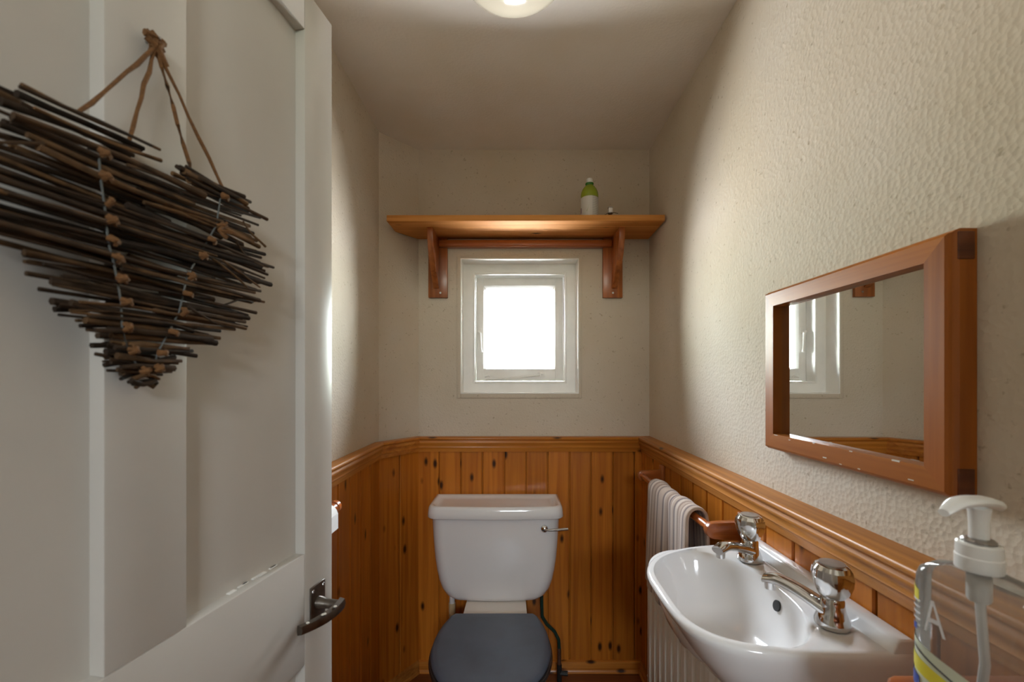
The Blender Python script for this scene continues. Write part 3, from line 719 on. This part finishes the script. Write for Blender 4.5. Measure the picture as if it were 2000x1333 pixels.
# towel draped over the rod
NU, NV = 40, 46
verts, faces, band = [], [], []
zf, zb = .600, .775
front, over, back = tz-zf, PI*.019, tz-zb
tot = front+over+back
for i in range(NU+1):
    u = i/NU
    for j in range(NV+1):
        s_ = j/NV*tot
        rr_ = .0195+.0025*math.sin(u*9)+.002*math.sin(u*23+1)
        yb = 1.105+.335*u
        if s_ < front:
            d_ = front-s_
            x = tx-rr_-.010*(d_/front)**.7*(0.6+.5*math.sin(u*11+.5))-.004*math.sin(u*25)*(d_/front)
            z = tz-d_
            yy = yb+(.050*(u-.4)+.004*math.sin(u*13))*(d_/front)
        elif s_ < front+over:
            a = PI-(s_-front)/over*PI
            x = tx+rr_*math.cos(a); z = tz+rr_*math.sin(a); yy = yb
        else:
            d_ = s_-front-over
            x = tx+rr_+.006*math.sin(u*10)*(d_/back); z = tz-d_; yy = yb+.02*(u-.5)*d_/back
        verts.append((x, yy, z)); band.append(u)
for i in range(NU):
    for j in range(NV):
        a = i*(NV+1)+j; faces.append((a, a+1, a+NV+2, a+NV+1))
me = bpy.data.meshes.new('hand_towel'); me.from_pydata(verts, [], faces); me.update()
at_ = me.attributes.new('band', 'FLOAT', 'POINT'); at_.data.foreach_set('value', band)
me.polygons.foreach_set('use_smooth', [True]*len(me.polygons))
tw = link('hand_towel', me, 'towel'); tag(tw, 'taupe striped hand towel folded over the wooden rail', 'towel')
md = tw.modifiers.new('thickness', 'SOLIDIFY'); md.thickness = .009; md.offset = 1
md = tw.modifiers.new('smooth', 'SUBSURF'); md.levels = 1; md.render_levels = 1

# ------------------------------------------------------------------ basin
basin = tag(empty('wash_basin', (.55, .787, .70)), 'small white wall hung basin beneath the mirror', 'basin')
BX, BZ = .5545, .912
BY0, BY1 = .585, .985
def outline(n, grow=0.0, proj=.300, y0=BY0, y1=BY1, xw=BX):
    cyb, hl = (y0+y1)/2, (y1-y0)/2; pts = []
    for k in range(n):
        u = -1+2*k/(n-1); uu = math.sin(u*PI/2)
        ex = 4.2 if uu < 0 else 2.5
        pts.append((xw-proj*max(.0, 1-abs(uu)**ex)**(1/ex), cyb+hl*uu))
    return pts
IC = (.3735, .780)
def inner(th, sc=1.0):
    a_, b_ = .110, .170; ex = 2.25
    c_, s_ = math.cos(th), math.sin(th)
    r_ = (abs(c_/a_)**ex+abs(s_/b_)**ex)**(-1/ex)
    return (IC[0]+r_*c_*sc, IC[1]+r_*s_*sc)
def ray_outline(th, poly):
    c_, s_ = math.cos(th), math.sin(th); best = 9
    n_ = len(poly)
    for i in range(n_):
        x1, y1 = poly[i]; x2, y2 = poly[(i+1) % n_]
        ex_, ey_ = x2-x1, y2-y1; den = c_*ey_-s_*ex_
        if abs(den) < 1e-9: continue
        t_ = ((x1-IC[0])*ey_-(y1-IC[1])*ex_)/den; q = ((x1-IC[0])*s_-(y1-IC[1])*c_)/den
        if t_ > 0 and -1e-6 <= q <= 1+1e-6: best = min(best, t_)
    return best
NT = 96
ths = [2*PI*k/NT for k in range(NT)]
# hit the two wall corners exactly
for cxy in ((BX, BY0), (BX, BY1)):
    a = math.atan2(cxy[1]-IC[1], cxy[0]-IC[0]) % (2*PI)
    k = min(range(NT), key=lambda i: abs(ths[i]-a)); ths[k] = a
po = outline(60)
def oring(poly, z, ins=0.0, tilt=0.0):
    r = []
    for th in ths:
        d_ = ray_outline(th, poly)-ins; x, y = IC[0]+d_*math.cos(th), IC[1]+d_*math.sin(th)
        r.append((min(x, BX), y, z))
    return r
def scaled_out(sp, sy, z, dy=0.0):
    poly = outline(60, proj=.300*sp, y0=.785-.2*sy+dy, y1=.785+.2*sy+dy)
    # ring points share the angular order of the rim: map rim points proportionally
    r = []
    for (x, y, _) in oring(po, 0):
        r.append((BX-(BX-x)*sp, .785+(y-.785)*sy+dy, z))
    return r
rs = [scaled_out(.30, .50, .745), scaled_out(.52, .66, .752), scaled_out(.66, .76, .775), scaled_out(.80, .87, .815), scaled_out(.90, .945, .855), scaled_out(.955, .985, .882),
      scaled_out(.985, .998, .896), oring(po, .905), oring(po, .910, .002), oring(po, .9125, .007), oring(po, .912, .014)]
def iring(sc, z, shift=0.0): return [(inner(th, sc)[0]+shift, inner(th, sc)[1], z) for th in ths]
rs += [iring(1.035, .909), iring(1.01, .907), iring(.985, .902), iring(.955, .890), iring(.90, .865), iring(.80, .835), iring(.62, .812), iring(.40, .803), iring(.18, .800)]
kid(MB().rings(rs), 'bowl', 'ceramic', basin, sharp=60)
kid(MB().rings([[(x, BY0+.004, z) for x, z in ((BX, .900), (BX, .931), (.536, .931), (.530, .928), (.524, .9135), (.520, .905))],
                [(x, BY1-.004, z) for x, z in ((BX, .900), (BX, .931), (.536, .931), (.530, .928), (.524, .9135), (.520, .905))]]), 'upstand', 'ceramic', basin, bevel=.003, seg=3)
kid(MB().lathe([(.021, .0), (.021, .003), (.016, .004), (.012, .002)], 20, (IC[0], IC[1], .8005)), 'drain', 'chrome', basin)
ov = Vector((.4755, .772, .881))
me = MB().lathe([(.0095, -.004), (.0095, .0022), (.0001, .0022)], 18).mesh('overflow_shade_disc'); me.transform(Matrix.Translation(ov)@Matrix.Rotation(-PI/2+.30, 4, 'Y'))
o = link('overflow_shade_disc', me, 'dark', basin); o.matrix_parent_inverse = Matrix.Translation(-basin.location)  # solid dark disc on the bowl, painted as the shade of an opening
kid(MB().tube([(.44, .785, .752), (.44, .785, .66), (.44, .785, .60), (.46, .785, .57), (.5545, .785, .57)], .019, 14), 'waste_pipe', 'whiteplast', basin)

def make_tap(name, loc, tip, label):
    t_ = tag(empty(name, loc), label, 'tap', 'chrome taps on the basin')
    ang = math.atan2(tip[1]-loc[1], tip[0]-loc[0]); t_.rotation_euler = (0, 0, ang)
    MB().lathe([(.0235, 0), (.0240, .003), (.0235, .008), (.0205, .016), (.0180, .024), (.0165, .032), (.0160, .040), (.0140, .044)], 28).obj('body', 'chrome', t_, sharp=60)
    # spout with a flat underside
    rs = []
    for u in [k/12 for k in range(13)]:
        x = .006+.092*u; zc = .020+.017*math.sin(u*PI*.62)+.004*u; wd = .0180-.0060*u+(.0015 if u > .8 else 0); ht = .0125-.0035*u
        if u > .82: zc -= .004*(u-.82)/.18
        rs.append([(x, wd*math.cos(a), zc+ht*math.sin(a)*(1 if math.sin(a) > 0 else .8)) for a in [2*PI*k/16 for k in range(16)]])
    MB().rings(rs).obj('spout', 'chrome', t_, sharp=60)
    MB().lathe([(.0085, 0), (.0090, .012)], 14, (.089, 0, .021)).obj('nozzle', 'chrome', t_)
    # faceted bulb handle
    rs = []; n_ = 30
    for r_, z_, fac in ((.0145, .043, 0), (.0185, .046, .3), (.0240, .054, 1), (.0280, .066, 1), (.0290, .077, .9), (.0270, .087, .5), (.0225, .093, .1), (.0175, .095, 0)):
        rs.append([(r_*(1-.10*fac*abs(math.sin(3*a+fac*.0))**1.5)*math.cos(a), r_*(1-.10*fac*abs(math.sin(3*a))**1.5)*math.sin(a), z_) for a in [2*PI*k/n_ for k in range(n_)]])
    MB().rings(rs).obj('knob', 'chrome', t_, sharp=25)
    MB().lathe([(.0177, .0947), (.0175, .0962), (.0001, .0972)], 24).obj('knob_cap', 'steel', t_)
make_tap('basin_tap', (.492, .660, .9122), (.436, .734), 'nearer chrome basin tap with a faceted bulb knob')
make_tap('basin_tap', (.494, .896, .9122), (.410, .856), 'farther chrome basin tap beside the towel rail')

# ------------------------------------------------------------------ mirror
mir = tag(empty('wall_mirror', (XR, .756, 1.138)), 'landscape mirror in a chunky orange pine frame', 'mirror')
MY0, MY1, MZ0, MZ1, MFX = .5485, .9635, 1.138, 1.490, .562
FW = .036; MROT = -.7
prof = [(XR-.0005, 0), (MFX+.012, 0), (MFX+.008, .002), (MFX+.006, .004), (MFX+.002, .005), (MFX, .008), (MFX, FW), (MFX+.013, FW+.001), (XR-.0005, FW+.001)]
def fmember(name, a, c, m):
    # a,c: corner (y,z) pairs; mitred ends, profile runs inwards
    cyc, czc = (MY0+MY1)/2, (MZ0+MZ1)/2; rs = []
    for (y, z) in (a, c):
        sy, sz = (1 if y < cyc else -1), (1 if z < czc else -1)
        rs.append([(x, y+sy*q, z+sz*q) for x, q in prof])
    kid(MB().rings(rs), name, m, mir, sharp=25)
fmember('frame_rail', (MY0, MZ1), (MY1, MZ1), 'frame_y'); fmember('frame_rail', (MY0, MZ0), (MY1, MZ0), 'frame_y')
fmember('frame_stile', (MY0, MZ0), (MY0, MZ1), 'frame_z'); fmember('frame_stile', (MY1, MZ0), (MY1, MZ1), 'frame_z')
mg = MB().box(-.0015, .0015, -(MY1-MY0)/2+FW-.003, (MY1-MY0)/2-FW+.003, MZ0+FW-.002-1.314, MZ1-FW+.002-1.314).obj('mirror_glass', 'mirror', mir)
mg.location = (MFX+.0175-XR, (MY0+MY1)/2-.756, 1.314-1.138); mg.rotation_euler = (0, 0, math.radians(MROT))
for z0 in (MZ1-.040, MZ0+.004):
    kid(MB().box(MFX+.010, XR-.004, MY0-.0012, MY0+.004, z0, z0+.036), 'joint_end', 'endgrain', mir, bevel=.001)
for z0 in (MZ0+.06, MZ0+.06):
    pass
for k in range(9):
    y = MY0+.03+random.random()*.36; z0 = MZ0+random.choice((.008, .012, .030, .034))
    kid(MB().box(MFX-.0003, MFX+.002, y, y+.004+random.random()*.010, z0, z0+.0012+random.random()*.0015), 'chip', 'chip', mir)

# ------------------------------------------------------------------ toilet roll on the left panelling
tp = tag(empty('toilet_roll_holder', (-.55, 1.04, .955)), 'red brown wooden toilet roll holder half hidden behind the door', 'roll holder')
for y in (.975, 1.095):
    kid(MB().box(-.5497, -.536, y-.018, y+.018, .920, .990), 'wall_plate', 'red_z', tp, bevel=.004)
    kid(MB().box(-.537, -.478, y-.010, y+.010, .935, .972), 'arm', 'red_x', tp, bevel=.003)
kid(MB().tube([(-.478, .967, .955), (-.478, 1.085, .955), (-.478, 1.103, .955), (-.478, 1.118, .955)], [.010, .010, .0165, .0155], 16), 'rod', 'red_y', tp)
kid(MB().tube([(-.478, 1.100, .957), (-.478, 1.106, .957), (-.478, 1.120, .957), (-.478, 1.124, .957)], [.013, .0175, .0175, .013], 16), 'knob', 'red_y', tp)
roll = tag(empty('toilet_roll', (-.478, 1.032, .950)), 'white toilet paper roll peeping past the door edge', 'toilet roll')
b = MB(); rs = []
for r_, y in ((.017, -.045), (.025, -.045), (.025, .045), (.017, .045)): rs.append([(r_*math.cos(2*PI*k/32), y, r_*math.sin(2*PI*k/32)) for k in range(32)])
b.rings(rs+[rs[0]], False, False).obj('paper', 'paper', roll)
rs = []
for r_, y in ((.0158, -.046), (.0172, -.046), (.0172, .046), (.0158, .046)): rs.append([(r_*math.cos(2*PI*k/24), y, r_*math.sin(2*PI*k/24)) for k in range(24)])
MB().rings(rs+[rs[0]], False, False).obj('core', 'card', roll)
MB().rings([[(.0252, -.044, .004), (.0262, -.044, .004), (.0262, .044, .004), (.0252, .044, .004)], [(.0255, -.044, -.035), (.0265, -.044, -.035), (.0265, .044, -.035), (.0255, .044, -.035)]]).obj('loose_sheet', 'paper', roll)

# ------------------------------------------------------------------ ceiling light
cl = tag(empty('ceiling_light', (-.006, 1.00, ZC)), 'cream glass bowl ceiling light switched off', 'ceiling light')
MB().lathe([(.150, 0), (.152, -.006), (.150, -.022), (.144, -.026)], 40).obj('rim', 'whiteplast', cl)
MB().lathe([(.145, -.020), (.1445, -.030), (.138, -.050), (.122, -.072), (.098, -.090), (.066, -.102), (.034, -.108), (.0001, -.110)], 40, cap0=True).obj('glass_bowl', 'lampglass', cl)

# ------------------------------------------------------------------ small shelf and soap bottle at the near right
ss = tag(empty('soap_shelf', (.5545, .33, .97)), 'small orange wooden shelf below the soap bottle', 'shelf')
poly = [(.535-.0005, .20), (.535-.0005, .441), (.392, .441), (.384, .438), (.377, .431), (.374, .422), (.374, .20)]
kid(MB().prism(poly, (.969, .987)), 'shelf_board', 'red_x', ss, bevel=.003, seg=3)
for y in (.245, .395):
    kid(MB().prism([(.5547, .9685), (.40, .9685), (.40, .955), (.535, .85), (.5547, .85)], (y-.009, y+.009), axis=1), 'bracket', 'red_x', ss, bevel=.0015)

sb = tag(empty('soap_dispenser', (.422, .3865, .9872)), 'clear pump soap bottle with a white nozzle at the near right', 'soap bottle')
SA = math.radians(-70); sb.rotation_euler = (0, 0, SA)
def bsec(hw_, hd_, z, n=40, ex=3.2):
    r = []
    for k in range(n):
        a = 2*PI*k/n; c_, s_ = math.cos(a), math.sin(a)
        q = (abs(c_)**ex+abs(s_)**ex)**(-1/ex); r.append((hw_*c_*q, hd_*s_*q, z))
    return r
HW, HD = .0425, .0255
rs = [bsec(HW*.94, HD*.90, 0), bsec(HW, HD, .005), bsec(HW, HD, .108), bsec(HW*.99, HD*.98, .116), bsec(HW*.93, HD*.93, .1235), bsec(HW*.78, HD*.82, .1285), bsec(.021, .018, .1315, ex=2.2), bsec(.0165, .0165, .1335, ex=2)]
MB().rings(rs).obj('bottle_body', 'soap', sb, sharp=60)
collar = MB().lathe([(.0158, .1337), (.0163, .135), (.0163, .146), (.0155, .147), (.0158, .150), (.0154, .157), (.0138, .1585)], 32).obj('collar', 'whiteplast', sb)
MB().lathe([(.0115, .1586), (.0118, .1605), (.0100, .162), (.0068, .1625)], 24).obj('lock_ring', 'steel', sb)
MB().lathe([(.0068, .1626), (.0070, .175), (.0075, .185), (.0085, .190)], 20).obj('stem', 'whiteplast', sb)
hdp = MB(); rs = []
for k in range(15):
    u = k/14; x = .022-.060*u
    z = .193+.0035*math.sin(u*PI)-.006*max(0, (u-.72)/.28)**1.6-.002*max(0, (.25-u)/.25)
    wd = .0095*(math.sin(max(.06, min(.94, .12+u*.80))*PI)**.5); th = .0048 if u < .8 else .0048-.0016*(u-.8)/.2
    rs.append([(x, wd*math.cos(a), z+th*math.sin(a)) for a in [2*PI*j/14 for j in range(14)]])
me = hdp.rings(rs).mesh('pump_head'); me.transform(Matrix.Rotation(math.radians(70+188-180), 4, 'Z')); link('pump_head', me, 'whiteplast', sb)
MB().tube([(0, 0, .006), (.004, 0, .05), (.001, 0, .10), (0, 0, .1300)], .0036, 10).obj('dip_tube', 'whiteplast', sb)
MB().lathe([(.0075, .105), (.0085, .107), (.0085, .128), (.0065, .1300)], 16).obj('pump_chamber', 'whiteplast', sb)
# printed label pieces wrapped on the side that faces the room (-y local side)
def bpoint(a, z, off):
    c_, s_ = math.cos(a), math.sin(a); ex = 3.2
    q = (abs(c_)**ex+abs(s_)**ex)**(-1/ex); return ((HW+off)*c_*q, (HD+off)*s_*q, z)
def bpatch(a0, a1, zl, zh, n=10, off=.0004):
    b = MB(); b.rings([[bpoint(a0+(a1-a0)*k/n, f(k/n), off) for k in range(n+1)] for f in (zl, zh)], False, False, closed=False); return b
A = lambda d: math.radians(d)
lab_ = bpatch(A(200), A(292), lambda u: .004, lambda u: .060-.024*u, 18).obj('label', 'paleprint', sb)
bpatch(A(200), A(292), lambda u: .030-.020*u, lambda u: .046-.026*u, 18, .0008).obj('label_band', 'yellow', lab_)
bpatch(A(212), A(292), lambda u: .0500-.030*u, lambda u: .0518-.030*u, 18, .0010).obj('label_line', 'greyprint', lab_)
bpatch(A(200), A(228), lambda u: .010, lambda u: .028-.008*u, 8, .0011).obj('label_patch', 'blue', lab_)
bpatch(A(205), A(226), lambda u: .097-.006*u, lambda u: .109-.006*u, 8).obj('label_flash', 'yellow', sb)
bpatch(A(216), A(224), lambda u: .064, lambda u: .070, 4, .0009).obj('label_mark', 'blue', sb)
b = MB()
for pl in ([(229, .068), (231.5, .068), (239, .099), (236, .099)], [(247, .068), (250, .068), (239, .099), (236.5, .099)], [(233, .078), (245.5, .078), (244.5, .082), (234, .082)]):
    b.add([bpoint(A(x+5), z, .0007) for x, z in pl], [(0, 1, 2, 3)])
b.obj('label_letter', 'whiteprint', sb)
b = MB()
for k in range(5):
    z = .092-.006*k; b.rings([[bpoint(A(206+4.5*q), zz, .0006) for q in range(6)] for zz in (z, z+.0016)], False, False, closed=False)
b.obj('label_lettering', 'whiteprint', sb)
